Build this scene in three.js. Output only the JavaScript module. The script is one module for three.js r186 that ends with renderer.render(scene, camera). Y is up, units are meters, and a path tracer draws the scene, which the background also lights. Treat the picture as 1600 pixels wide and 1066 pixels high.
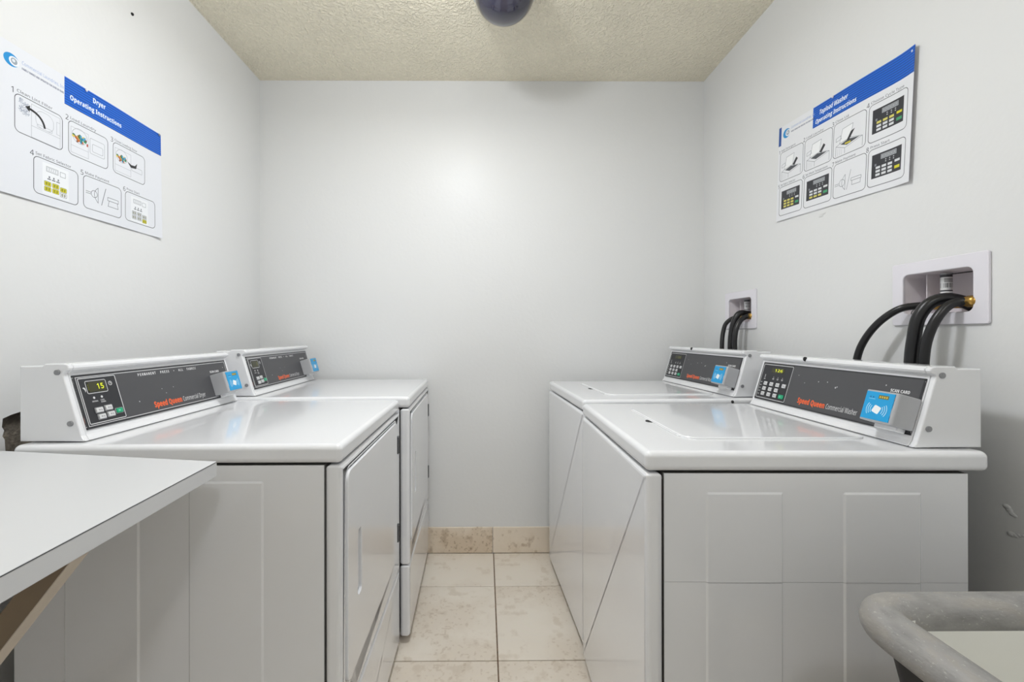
import * as THREE from 'three';
import { RoundedBoxGeometry } from 'three/addons/geometries/RoundedBoxGeometry.js';
import { RectAreaLightUniformsLib } from 'three/addons/lights/RectAreaLightUniformsLib.js';
import { mergeGeometries } from 'three/addons/utils/BufferGeometryUtils.js';

// ------------------------------------------------------------------ camera, light, exposure
// World: x to the right, y up, metres; the camera looks along -z.  D = distance into the room (z = -D).
const scene = new THREE.Scene();
scene.background = new THREE.Color(0x000000);
const camera = new THREE.PerspectiveCamera(2 * Math.atan(533 / 691.96) * 180 / Math.PI, 1600 / 1066, 0.02, 30);
camera.position.set(0, 1.1507, 0);
camera.rotation.order = 'YXZ';
camera.rotation.set(0.0008, -0.0066, -0.0012);
camera.setViewOffset(1600, 1066, 800 - 761.92, 533 - 521.28, 1600, 1066);
const renderer = new THREE.WebGLRenderer();
renderer.toneMapping = THREE.LinearToneMapping;
renderer.toneMappingExposure = 1.12;
renderer.shadowMap.enabled = true;

RectAreaLightUniformsLib.init();
const LAMP = { x: -0.165, D: 1.2, drop: 0.125, w: 0.34, intensity: 31, side: 0.8, color: new THREE.Color(0.91, 0.94, 0.985) };
const LAMP2 = { x: 0.25, D: -0.6, drop: 0.125, w: 0.34, intensity: 8, side: 0.7, color: new THREE.Color(0.91, 0.94, 0.985) };  // added fill light, unseen, brightens the machine sides facing the viewer

// room
const XL = -1.1777, XR = 1.1582, ZB = 2.3292, CEIL = 2.4818, ZN = -1.5;

// ------------------------------------------------------------------ helpers
let seed = 12345;
function rnd() { seed = (seed * 1664525 + 1013904223) >>> 0; return seed / 4294967296; }
const taken = new Map();
function numbered(n) { const k = taken.get(n) || 0; taken.set(n, k + 1); return k ? n + '_' + String(k).padStart(3, '0') : n; }
function sh(o) { o.traverse(c => { if (c.isMesh) { c.castShadow = true; c.receiveShadow = true; } }); return o; }
function group(name, label, category, grp) {
  const o = new THREE.Group(); o.name = numbered(name); o.userData = { label, category };
  if (grp) o.userData.group = grp;
  scene.add(o); return o;
}
function structure(o, name, label) { o.name = name; o.userData = { label, category: name.split('_')[0], kind: 'structure' }; scene.add(o); return o; }
function part(name, geo, mat, parent, label) {
  const g = Array.isArray(geo) ? mergeGeometries(geo.map(q => q.index ? q.toNonIndexed() : q)) : geo;
  const m = new THREE.Mesh(g, mat); m.name = name; m.castShadow = m.receiveShadow = true;
  if (label) m.userData.label = label;
  parent.add(m); return m;
}
function box(w, h, d, x = 0, y = 0, z = 0) { const g = new THREE.BoxGeometry(w, h, d); g.translate(x, y, z); return g; }
function rbox(w, h, d, r, x = 0, y = 0, z = 0, seg = 3) { const g = new RoundedBoxGeometry(w, h, d, seg, r); g.translate(x, y, z); return g; }
function cyl(r0, r1, h, x = 0, y = 0, z = 0, n = 24) { const g = new THREE.CylinderGeometry(r0, r1, h, n); g.translate(x, y, z); return g; }
function rrect(x0, y0, x1, y1, r, S = THREE.Shape) {
  const s = new S();
  s.moveTo(x0 + r, y0); s.lineTo(x1 - r, y0); s.absarc(x1 - r, y0 + r, r, -Math.PI / 2, 0);
  s.lineTo(x1, y1 - r); s.absarc(x1 - r, y1 - r, r, 0, Math.PI / 2);
  s.lineTo(x0 + r, y1); s.absarc(x0 + r, y1 - r, r, Math.PI / 2, Math.PI);
  s.lineTo(x0, y0 + r); s.absarc(x0 + r, y0 + r, r, Math.PI, Math.PI * 1.5);
  return s;
}
function extr(shape, depth, bevel = 0, seg = 3) {   // total thickness = depth, outline kept
  const o = bevel ? { depth: depth - 2 * bevel, bevelEnabled: true, bevelThickness: bevel, bevelSize: bevel, bevelOffset: -bevel, bevelSegments: seg, curveSegments: 10 }
    : { depth, bevelEnabled: false, curveSegments: 10 };
  const g = new THREE.ExtrudeGeometry(shape, o);
  if (bevel) g.translate(0, 0, bevel);
  return g;
}
function tube(pts, r, n = 60, rs = 14, closed = false) {
  return new THREE.TubeGeometry(new THREE.CatmullRomCurve3(pts.map(p => new THREE.Vector3(p[0], p[1], p[2])), closed), n, r, rs, closed);
}

// ---- noise textures
function lattice(n, s) { let q = s >>> 0; const a = new Float32Array(n * n); for (let i = 0; i < n * n; i++) { q = (q * 1664525 + 1013904223) >>> 0; a[i] = q / 4294967296; } return a; }
function fbm(size, base, oct, s, gain = 0.5) {
  const out = new Float32Array(size * size); let amp = 1, tot = 0;
  for (let o = 0; o < oct; o++) {
    const n = base << o, L = lattice(n, s + o * 977);
    for (let y = 0; y < size; y++) {
      const fy = y / size * n, iy = Math.floor(fy), ty = fy - iy, sy = ty * ty * (3 - 2 * ty), y0 = (iy % n) * n, y1 = ((iy + 1) % n) * n;
      for (let x = 0; x < size; x++) {
        const fx = x / size * n, ix = Math.floor(fx), tx = fx - ix, sx = tx * tx * (3 - 2 * tx), x0 = ix % n, x1 = (ix + 1) % n;
        out[y * size + x] += amp * ((L[y0 + x0] * (1 - sx) + L[y0 + x1] * sx) * (1 - sy) + (L[y1 + x0] * (1 - sx) + L[y1 + x1] * sx) * sy);
      }
    }
    tot += amp; amp *= gain;
  }
  for (let i = 0; i < out.length; i++) out[i] /= tot;
  return out;
}
function dataTex(size, fn, srgb) {
  const d = new Uint8Array(size * size * 4);
  for (let i = 0; i < size * size; i++) { const c = fn(i); d[i * 4] = c[0]; d[i * 4 + 1] = c[1]; d[i * 4 + 2] = c[2]; d[i * 4 + 3] = 255; }
  const t = new THREE.DataTexture(d, size, size, THREE.RGBAFormat);
  t.wrapS = t.wrapT = THREE.RepeatWrapping; t.magFilter = THREE.LinearFilter; t.minFilter = THREE.LinearMipmapLinearFilter; t.generateMipmaps = true;
  if (srgb) t.colorSpace = THREE.SRGBColorSpace;
  t.needsUpdate = true; return t;
}
const clamp = (v, a = 0, b = 1) => Math.min(b, Math.max(a, v));
const smooth = (a, b, v) => { const t = clamp((v - a) / (b - a)); return t * t * (3 - 2 * t); };
const mix = (a, b, t) => a + (b - a) * t;
function uvMetres(g, ax, ay, sx = 1, sy = 1) {   // uv from two position axes, in metres
  const p = g.attributes.position, uv = new Float32Array(p.count * 2), get = (i, a) => a === 0 ? p.getX(i) : a === 1 ? p.getY(i) : p.getZ(i);
  for (let i = 0; i < p.count; i++) { uv[2 * i] = get(i, ax) * sx; uv[2 * i + 1] = get(i, ay) * sy; }
  g.setAttribute('uv', new THREE.BufferAttribute(uv, 2)); return g;
}
function canvasTex(w, h, draw) {
  const c = document.createElement('canvas'); c.width = w; c.height = h;
  const g = c.getContext('2d'); draw(g, w, h);
  const t = new THREE.CanvasTexture(c); t.colorSpace = THREE.SRGBColorSpace; t.anisotropy = 8; return t;
}

// ------------------------------------------------------------------ materials
const M = {};
{
  const n1 = fbm(512, 8, 5, 11), n2 = fbm(512, 64, 3, 71);
  const wallBump = dataTex(512, i => { const v = 255 * (0.45 * n1[i] + 0.55 * n2[i]); return [v, v, v]; });
  const mkWall = () => new THREE.MeshPhysicalMaterial({ color: new THREE.Color(0.78, 0.783, 0.777), roughness: 0.36, bumpMap: wallBump, bumpScale: 0.0006, specularIntensity: 0.45 });
  M.wall = mkWall();
  // sprayed popcorn ceiling
  const p1 = fbm(1024, 96, 3, 5, 0.6), p2 = fbm(1024, 6, 4, 91), p3 = fbm(1024, 220, 1, 17);
  const popBump = dataTex(1024, i => { const v = 255 * clamp(smooth(0.35, 0.75, p1[i]) * 0.7 + 0.3 * p3[i]); return [v, v, v]; });
  const popCol = dataTex(1024, i => { const k = 0.965 + 0.05 * (p1[i] - 0.5) + 0.06 * (p2[i] - 0.5); return [252 * k, 244 * k, 222 * k]; }, true);
  M.ceiling = new THREE.MeshStandardMaterial({ map: popCol, roughness: 0.95, bumpMap: popBump, bumpScale: 0.0045 });
  // beige ceramic tile
  const t1 = fbm(1024, 5, 6, 31, 0.55), t2 = fbm(1024, 24, 4, 57), t3 = fbm(1024, 3, 3, 83), t4 = fbm(1024, 90, 2, 99);
  const tileCol = (a, b, c, amt) => dataTex(1024, i => {
    const veins = smooth(0.36, 0.7, t1[i]) * 0.9, blot = smooth(0.35, 0.75, t3[i]), pit = smooth(0.58, 0.8, t2[i]) * 0.5 + smooth(0.62, 0.82, t4[i]) * smooth(0.45, 0.6, t1[i]) * 0.6;
    return [0, 1, 2].map(k => mix(mix(mix(a[k], b[k], veins * amt), b[k], blot * 0.35 * amt), c[k], pit * amt));
  }, true);
  const tileBump = dataTex(1024, i => { const v = 255 * (0.7 * t1[i] + 0.3 * t2[i]); return [v, v, v]; });
  M.tile = new THREE.MeshPhysicalMaterial({ map: tileCol([238, 230, 217], [221, 208, 191], [192, 175, 154], 0.6), roughness: 0.34, bumpMap: tileBump, bumpScale: 0.0007 });
  M.baseTile = new THREE.MeshPhysicalMaterial({ map: tileCol([238, 225, 207], [217, 199, 176], [172, 150, 124], 1.0), roughness: 0.42, bumpMap: tileBump, bumpScale: 0.0007 });
  const g1 = fbm(256, 16, 4, 3);
  M.grout = new THREE.MeshStandardMaterial({ map: dataTex(256, i => { const k = 0.75 + 0.5 * g1[i]; return [122 * k, 100 * k, 80 * k]; }, true), roughness: 0.95 });
  M.concrete = new THREE.MeshStandardMaterial({ map: dataTex(512, i => { const k = 0.35 + 1.1 * n1[i] + 0.35 * (n2[i] - 0.5); return [118 * k, 110 * k, 98 * k]; }, true), roughness: 1, bumpMap: wallBump, bumpScale: 0.006 });
  // worn grey moulded rim
  const r1 = fbm(512, 10, 5, 41), r2 = fbm(512, 100, 2, 43);
  M.rim = new THREE.MeshPhysicalMaterial({ map: dataTex(512, i => { const k = 0.8 + 0.3 * r1[i], w = smooth(0.76, 0.9, r2[i]) * 0.4, b = smooth(0.5, 0.7, r1[i]) * 0.25; return [mix(mix(158, 142, b) * k, 226, w), mix(mix(156, 132, b) * k, 222, w), mix(mix(153, 118, b) * k, 214, w)]; }, true), roughness: 0.45, bumpMap: wallBump, bumpScale: 0.0008 });
  const w1 = fbm(512, 4, 5, 61);
  M.rawWood = new THREE.MeshStandardMaterial({ map: dataTex(512, i => { const k = 0.8 + 0.4 * w1[i]; return [150 * k, 132 * k, 110 * k]; }, true), roughness: 0.85 });
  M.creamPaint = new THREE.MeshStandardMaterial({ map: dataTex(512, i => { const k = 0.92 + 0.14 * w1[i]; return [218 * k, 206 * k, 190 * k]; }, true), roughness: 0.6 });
}
const enamel = (r, g, b) => new THREE.MeshPhysicalMaterial({ color: new THREE.Color(r, g, b), roughness: 0.2, clearcoat: 0.7, clearcoatRoughness: 0.06 });
M.enamel = enamel(0.85, 0.855, 0.87);
M.core = new THREE.MeshStandardMaterial({ color: 0x77746f, roughness: 0.7 });
M.laminate = new THREE.MeshPhysicalMaterial({ color: new THREE.Color(0.66, 0.665, 0.67), roughness: 0.38 });
M.screw = new THREE.MeshStandardMaterial({ color: 0x97989a, roughness: 0.4, metalness: 0.3 });
M.hinge = new THREE.MeshStandardMaterial({ color: 0x5c5d5f, roughness: 0.4, metalness: 0.6 });
M.black = new THREE.MeshStandardMaterial({ color: 0x0f0f10, roughness: 0.6 });
M.rubber = new THREE.MeshPhysicalMaterial({ color: 0x141416, roughness: 0.33 });
M.plastic = new THREE.MeshPhysicalMaterial({ color: new THREE.Color(0.80, 0.78, 0.83), roughness: 0.35 });
M.boxInner = new THREE.MeshPhysicalMaterial({ color: new THREE.Color(0.82, 0.77, 0.80), roughness: 0.45 });
M.brass = new THREE.MeshStandardMaterial({ color: 0xb8924e, roughness: 0.3, metalness: 0.9 });
M.copper = new THREE.MeshStandardMaterial({ color: 0xa9634a, roughness: 0.35, metalness: 0.9 });
M.readerGrey = new THREE.MeshPhysicalMaterial({ color: 0xb9babd, roughness: 0.4, metalness: 0.25 });
M.tubWhite = new THREE.MeshPhysicalMaterial({ color: new THREE.Color(0.86, 0.85, 0.79), roughness: 0.4 });
M.pole = new THREE.MeshStandardMaterial({ color: 0x1d1b1a, roughness: 0.55 });
M.dome = new THREE.MeshPhysicalMaterial({ color: 0x2b293c, roughness: 0.12, clearcoat: 1, clearcoatRoughness: 0.03 });
M.lampMetal = new THREE.MeshStandardMaterial({ color: 0xd8d8d6, roughness: 0.4 });
M.darkBlue = new THREE.MeshStandardMaterial({ color: 0x2c60b0, roughness: 0.5 });

// ------------------------------------------------------------------ room
{
  // floor: grout bed + single tiles
  const floor = structure(new THREE.Group(), 'floor', 'beige ceramic tile floor with brown grout');
  part('grout_bed', uvMetres(box(XR - XL, 0.1, ZB - ZN, (XL + XR) / 2, -0.056, -(ZB + ZN) / 2), 0, 2, 4, 4), M.grout, floor);
  const T = 0.46, G = 0.0045, cx = 0.045;
  const rows = []; for (let d = ZB - 0.309; d > ZN; d -= T) rows.push(d);
  const dEdges = [ZB, ...rows, ZN], xEdges = [];
  for (let x = cx - 3 * T; x < XR + T; x += T) xEdges.push(clamp(x, XL, XR));
  const xs = [...new Set(xEdges)];
  const cache = new Map();
  for (let i = 0; i + 1 < xs.length; i++) for (let j = 0; j + 1 < dEdges.length; j++) {
    const w = xs[i + 1] - xs[i] - G, l = dEdges[j] - dEdges[j + 1] - G;
    if (w < 0.02 || l < 0.02) continue;
    const v = Math.floor(rnd() * 5), key = w.toFixed(3) + l.toFixed(3) + v;
    if (!cache.has(key)) {
      const s = extr(rrect(-w / 2, -l / 2, w / 2, l / 2, 0.002), 0.008, 0.0015, 1);
      s.rotateX(-Math.PI / 2); s.translate(0, -0.006, 0); uvMetres(s, 0, 2, 0.95, 0.95);
      const uv = s.attributes.uv; for (let q = 0; q < uv.count; q++) uv.setXY(q, uv.getX(q) + v * 0.237 + 0.1, uv.getY(q) + v * 0.411);
      cache.set(key, s);
    }
    const m = part('tile', cache.get(key), M.tile, floor);
    m.position.set((xs[i] + xs[i + 1]) / 2, -0.002 + (rnd() - 0.5) * 0.0006, -(dEdges[j] + dEdges[j + 1]) / 2);
  }
  const ceil = structure(part('ceiling', uvMetres(box(XR - XL + 0.24, 0.1, ZB - ZN + 0.24, (XL + XR) / 2, CEIL + 0.05, -(ZB + ZN) / 2), 0, 2, 1.1, 1.1), M.ceiling, scene), 'ceiling', 'cream popcorn-textured ceiling');
  structure(part('wall_back', uvMetres(box(XR - XL + 0.24, CEIL + 0.1, 0.12, (XL + XR) / 2, CEIL / 2 - 0.05, -ZB - 0.06), 0, 1, 1.3, 1.3), M.wall, scene), 'wall_back', 'plain white painted wall between the two rows of machines');
  structure(part('wall_front', uvMetres(box(XR - XL + 0.24, CEIL + 0.1, 0.12, (XL + XR) / 2, CEIL / 2 - 0.05, -ZN + 0.06), 0, 1, 1.3, 1.3), M.wall, scene), 'wall_front', 'white painted wall behind the viewer');
  // side walls: shape in (D, y), extruded outwards
  const side = (holes) => {
    const s = new THREE.Shape(); s.moveTo(ZN, -0.1); s.lineTo(ZB, -0.1); s.lineTo(ZB, CEIL); s.lineTo(ZN, CEIL); s.lineTo(ZN, -0.1);
    holes.forEach(h => s.holes.push(h));
    return extr(s, 0.12);
  };
  // left: ragged hole broken through the plaster beside the dryer
  const hp = [[1.090, 0.945], [1.088, 0.925], [1.093, 0.915], [1.089, 0.902], [1.094, 0.893], [1.096, 0.865], [1.093, 0.84], [1.098, 0.80], [1.095, 0.72], [1.13, 0.70], [1.30, 0.71], [1.34, 0.80], [1.33, 0.93], [1.25, 0.957], [1.18, 0.951], [1.14, 0.956], [1.11, 0.951]];
  const hole = new THREE.Path(); hp.forEach((p, i) => i ? hole.lineTo(p[0], p[1]) : hole.moveTo(p[0], p[1])); hole.closePath();
  let g = side([hole]); g.rotateY(Math.PI / 2); g.translate(XL - 0.12, 0, 0);   // (D,y,t) -> (t, y, -D)
  uvMetres(g, 2, 1, 1.3, 1.3);
  const wl = structure(part('wall_left', g, M.wall, scene), 'wall_left', 'white painted wall behind the dryers with a ragged hole');
  part('concrete_backing', uvMetres(box(0.02, 0.36, 0.36, XL - 0.035, 0.83, -1.21), 2, 1, 2.2, 2.2), M.concrete, wl, 'rough grey concrete inside the hole');
  part('screw_head', new THREE.SphereGeometry(0.005, 12, 8).translate(XL + 0.001, 2.221, -1.487), M.black, wl, 'small dark screw in the wall');
  const boxes = [1.035, 1.905].map(d => rrect(d - 0.001, 1.2, d + 0.18, 1.312, 0.016, THREE.Path));
  g = side(boxes); g.rotateY(Math.PI / 2); g.translate(XR, 0, 0); uvMetres(g, 2, 1, 1.3, 1.3);
  const wr = structure(part('wall_right', g, M.wall, scene), 'wall_right', 'white painted wall behind the washers with two recessed outlet boxes');
  for (const [y, d, a] of [[0.757, 0.968, -0.8], [0.711, 0.957, 0.2], [1.559, 1.51, 0.4]]) {   // plaster drips under the paint
    const c = [];
    for (let k = 0; k < 4; k++) { const q = new THREE.SphereGeometry(0.0055 - k * 0.0007, 10, 8); q.scale(0.4, 1, 1.5); q.translate(0, Math.sin(a) * (k - 1.5) * 0.007 + (rnd() - 0.5) * 0.004, Math.cos(a) * (k - 1.5) * 0.007); c.push(q); }
    const m = part('plaster_drip', c, M.wall, wr); m.position.set(XR, y, -d);
  }
  // tiled skirting
  const skirt = (name, label, x0, x1, start, place) => {
    const b = structure(new THREE.Group(), name, label);
    let a = x0, nx = start; let k = 0;
    while (a < x1 - 0.01) {
      const e = Math.min(nx, x1), w = e - a - 0.003;
      if (w > 0.02) {
        const q = extr(rrect(-w / 2, 0, w / 2, 0.134, 0.002), 0.009, 0.0015, 1); uvMetres(q, 0, 1, 1.2, 1.2);
        const uv = q.attributes.uv; for (let i = 0; i < uv.count; i++) uv.setXY(i, uv.getX(i) + k * 0.31 + 0.2, uv.getY(i) + k * 0.17 + 0.4);
        const m = part('skirting_tile', q, M.baseTile, b); place(m, (a + e) / 2); k++;
      }
      a = e; nx += 0.46;
    }
    return b;
  };
  skirt('baseboard_back', 'mottled brown tile skirting along the far wall', XL + 0.012, XR - 0.012, 0.041 - 2 * 0.46, (m, c) => m.position.set(c, 0.003, -ZB));
  skirt('baseboard_left', 'brown tile skirting behind the dryers', ZN, ZB, ZN + 0.3, (m, c) => { m.rotation.y = Math.PI / 2; m.position.set(XL, 0.003, -c); });
  skirt('baseboard_right', 'brown tile skirting behind the washers', ZN, ZB, ZN + 0.3, (m, c) => { m.rotation.y = -Math.PI / 2; m.position.set(XR, 0.003, -c); });
}

// ------------------------------------------------------------------ ceiling lamps (outside the frame, the first mirrored in the far wall, the second added as fill)
function ceilingLamp(L, label) {
  const t = group('ceiling_lamp', label, 'lamp', 'ceiling lamps');
  t.position.set(L.x, CEIL, -L.D);
  part('canopy', cyl(0.06, 0.065, 0.02, 0, -0.01, 0, 32), M.lampMetal, t, 'white ceiling plate');
  part('stem', cyl(0.012, 0.012, L.drop - 0.04, 0, -0.015 - (L.drop - 0.04) / 2, 0, 16), M.lampMetal, t);
  const glow = new THREE.MeshStandardMaterial({ color: 0xffffff, emissive: L.color, emissiveIntensity: 3, roughness: 0.5 });
  part('diffuser', rbox(L.w, 0.07, L.w, 0.02, 0, -L.drop, 0, 4), glow, t, 'glowing white wrap-around diffuser');
  // light through the underside and light that leaves through the rim of the diffuser
  const p = new THREE.RectAreaLight(L.color, L.intensity, L.w - 0.04, L.w - 0.04); p.position.set(0, -L.drop - 0.0365, 0); p.rotation.x = -Math.PI / 2;
  p.castShadow = true; p.name = 'panel_light'; t.add(p);
  const q = new THREE.PointLight(L.color, L.side, 0, 2); q.position.set(0, -L.drop, 0); q.castShadow = true; q.shadow.radius = 2; q.name = 'rim_light'; t.add(q);
  return t;
}
ceilingLamp(LAMP, 'square ceiling lamp above the aisle between the machines');
ceilingLamp(LAMP2, 'added square fill lamp behind the viewer');

// ------------------------------------------------------------------ printed panels
function rr(g, x, y, w, h, r) { g.beginPath(); g.moveTo(x + r, y); g.lineTo(x + w - r, y); g.arcTo(x + w, y, x + w, y + r, r); g.lineTo(x + w, y + h - r); g.arcTo(x + w, y + h, x + w - r, y + h, r); g.lineTo(x + r, y + h); g.arcTo(x, y + h, x, y + h - r, r); g.lineTo(x, y + r); g.arcTo(x, y, x + r, y, r); g.closePath(); }
function fitText(g, s, x, y, w, h, font) {   // left-aligned, stretched to width w
  g.save(); g.font = font; const m = g.measureText(s).width; g.translate(x, y); g.scale(w / m, h); g.fillText(s, 0, 0); g.restore();
}
const PW = 1400, PH = 300;   // control panel canvas: s along 0..PW, v down
function panelTexture(kind, scuffs) {
  return canvasTex(PW, PH, (g) => {
    g.fillStyle = '#4a4a4d'; g.fillRect(0, 0, PW, PH);
    g.fillStyle = '#27282c';
    const kx = kind === 'dryer' ? 268 : 378;
    g.fillRect(8, 8, kx - 8, PH - 16);
    g.strokeStyle = '#2a2b2e'; g.lineWidth = 9; g.strokeRect(4, 4, PW - 8, PH - 8);
    g.strokeStyle = '#d5d5d5';
    if (kind === 'dryer') { g.lineWidth = 4; g.strokeRect(14, 14, PW - 28, PH - 28); g.lineWidth = 5; rr(g, 24, 22, kx - 26, PH - 46, 6); g.stroke(); }
    else { g.lineWidth = 5; rr(g, 14, 16, kx - 20, PH - 32, 8); g.stroke(); }
    g.fillStyle = '#f0622a';
    const sx = kind === 'dryer' ? 505 : 510, sy = 262;
    fitText(g, 'Speed Queen', sx, sy, 265, 1, 'bold 50px sans-serif');
    g.lineWidth = 2.5; g.strokeStyle = '#f0622a'; g.save(); g.font = 'bold 50px sans-serif'; const m = g.measureText('Speed Queen').width; g.translate(sx, sy); g.scale(265 / m, 1); g.strokeText('Speed Queen', 0, 0); g.restore();
    g.fillStyle = '#d9d9d9';
    fitText(g, kind === 'dryer' ? 'Commercial Dryer' : 'Commercial Washer', sx + 275, sy, 255, 1, '46px sans-serif');
    g.fillStyle = '#f2f2f2';
    fitText(g, 'SCAN CARD', kind === 'dryer' ? 1165 : 1215, 92, 120, 1, 'bold 24px sans-serif');
    if (kind === 'dryer') {
      g.font = 'bold 22px monospace'; let x = 440;
      for (const ch of 'PERMANENT  PRESS  \u2022  ALL  FABRIC') { g.fillText(ch, x, 46); x += 18; }
      g.strokeStyle = '#cfcfcf'; g.lineWidth = 4; rr(g, 62, 40, 132, 70, 8); g.stroke();
      g.beginPath(); g.arc(222, 66, 11, 0, 7); g.stroke(); g.beginPath(); g.moveTo(222, 58); g.lineTo(222, 66); g.lineTo(228, 66); g.stroke();
      g.fillStyle = '#d8d8d8'; g.beginPath(); g.moveTo(38, 76); g.quadraticCurveTo(48, 66, 56, 80); g.quadraticCurveTo(58, 96, 50, 100); g.quadraticCurveTo(52, 84, 38, 76); g.fill();
      g.beginPath(); g.arc(92, 136, 7, 0, 7); g.fill(); g.beginPath(); g.arc(142, 136, 7, 0, 7); g.fill();
      g.font = 'bold 10px sans-serif'; g.fillText('DRYING', 74, 160); g.fillText('COOL', 128, 158); g.fillText('DOWN', 128, 169);
    } else {
      g.fillStyle = '#c9c9c9';
      for (let k = 0; k < 3; k++) { const x = 170 + k * 54; g.fillRect(x, 108, 6, 6); g.fillRect(x - 8, 120, 22, 4); g.fillRect(x - 6, 127, 18, 4); }
      g.fillRect(60, 96, 6, 30); g.fillRect(54, 130, 20, 5);
      for (let k = 0; k < 5; k++) g.fillRect(26, 158 + k * 24, 20, 5);
    }
    for (const [x, y, r] of scuffs) { g.fillStyle = 'rgba(215,215,215,0.85)'; g.beginPath(); g.arc(x, y, r, 0, 7); g.fill(); }
  });
}
const texDryer = panelTexture('dryer', [[395, 205, 4], [610, 150, 3], [640, 182, 3], [720, 150, 3], [1350, 60, 4]]);
const texWasher = panelTexture('washer', [[450, 70, 3], [530, 118, 3], [660, 96, 4], [740, 90, 4], [820, 118, 6], [832, 112, 4], [1180, 60, 4]]);
const matPanel = { dryer: new THREE.MeshPhysicalMaterial({ map: texDryer, roughness: 0.42 }), washer: new THREE.MeshPhysicalMaterial({ map: texWasher, roughness: 0.42 }) };
function displayMat(txt, lit) {
  const t = canvasTex(256, 128, (g, w, h) => { g.fillStyle = '#3a3a22'; g.fillRect(0, 0, w, h); g.fillStyle = lit ? '#c9cf1c' : '#6d6f2e'; g.font = 'bold 96px monospace'; g.fillText(txt, w - 20 - g.measureText(txt).width, 98); });
  const e = canvasTex(256, 128, (g, w, h) => { g.fillStyle = '#000'; g.fillRect(0, 0, w, h); g.fillStyle = lit ? '#b9c216' : '#2a2c08'; g.font = 'bold 96px monospace'; g.fillText(txt, w - 20 - g.measureText(txt).width, 98); });
  return new THREE.MeshStandardMaterial({ map: t, emissive: 0xffffff, emissiveMap: e, emissiveIntensity: lit ? 0.8 : 0.4, roughness: 0.3 });
}
function keyTex(bg, fg, green) {
  return canvasTex(128, 128, (g) => { g.fillStyle = bg; g.fillRect(0, 0, 128, 128); g.fillStyle = fg; g.fillRect(30, 42, 40, 9); g.fillRect(30, 58, 40, 9); g.fillRect(30, 74, 40, 9); if (!green) { g.beginPath(); g.moveTo(88, 36); g.lineTo(98, 60); g.lineTo(98, 92); g.lineTo(84, 92); g.lineTo(84, 60); g.fill(); } });
}
M.key = new THREE.MeshPhysicalMaterial({ map: keyTex('#d9d9da', '#77787c', false), roughness: 0.4 });
M.keyGreen = new THREE.MeshPhysicalMaterial({ map: keyTex('#1aa777', '#9ad9c0', true), roughness: 0.4 });
M.keyRim = new THREE.MeshPhysicalMaterial({ color: 0x8f9092, roughness: 0.4 });
M.readerFace = new THREE.MeshPhysicalMaterial({
  roughness: 0.3, map: canvasTex(256, 256, (g) => {
    g.fillStyle = '#0a9fdc'; g.fillRect(0, 0, 256, 256);
    g.fillStyle = '#6a6a2a'; g.fillRect(118, 24, 92, 34); g.fillStyle = '#d7b64a'; for (let k = 0; k < 4; k++) g.fillRect(126 + k * 20, 32, 13, 18);
    g.fillStyle = '#0a5c95'; g.fillRect(40, 44, 12, 12); g.fillRect(66, 44, 12, 12); g.fillStyle = '#8fd0f0'; g.fillRect(34, 64, 60, 5);
    g.save(); g.translate(128, 160); g.rotate(0.35); g.fillStyle = '#f5f7f8'; rr(g, -34, -34, 68, 68, 12); g.fill(); g.restore();
    g.strokeStyle = '#d5eefa'; g.lineWidth = 5;
    for (const s of [-1, 1]) for (let k = 0; k < 3; k++) { g.beginPath(); g.arc(128, 160, 56 + k * 18, (s > 0 ? 0 : Math.PI) - 0.6, (s > 0 ? 0 : Math.PI) + 0.6); g.stroke(); }
  })
});

// ------------------------------------------------------------------ machines
// local frame: front = +Z, X to the right of somebody facing the machine, origin at the base
const DEP = 0.712;
const prof = [[0, 0], [0, 0.166], [0.002, 0.168], [0.05, 0.168], [0.055, 0.173], [0.096, 0.173], [0.103, 0.1715], [0.107, 0.168], [0.108, 0.163], [0.105, 0.158], [0.098, 0.155], [0.095, 0.151], [0.136, 0.012], [0.141, 0.004], [0.144, 0.0015], [0.144, 0]];
function profShape(off = 0) { const s = new THREE.Shape(); prof.forEach((p, i) => { const x = p[0], y = p[1]; i ? s.lineTo(x, y) : s.moveTo(x, y); }); s.closePath(); return s; }
function alongX(g, len) { g.rotateY(-Math.PI / 2); g.translate(len / 2, 0, 0); return g; }   // shape x -> Z, thickness centred on X

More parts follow.
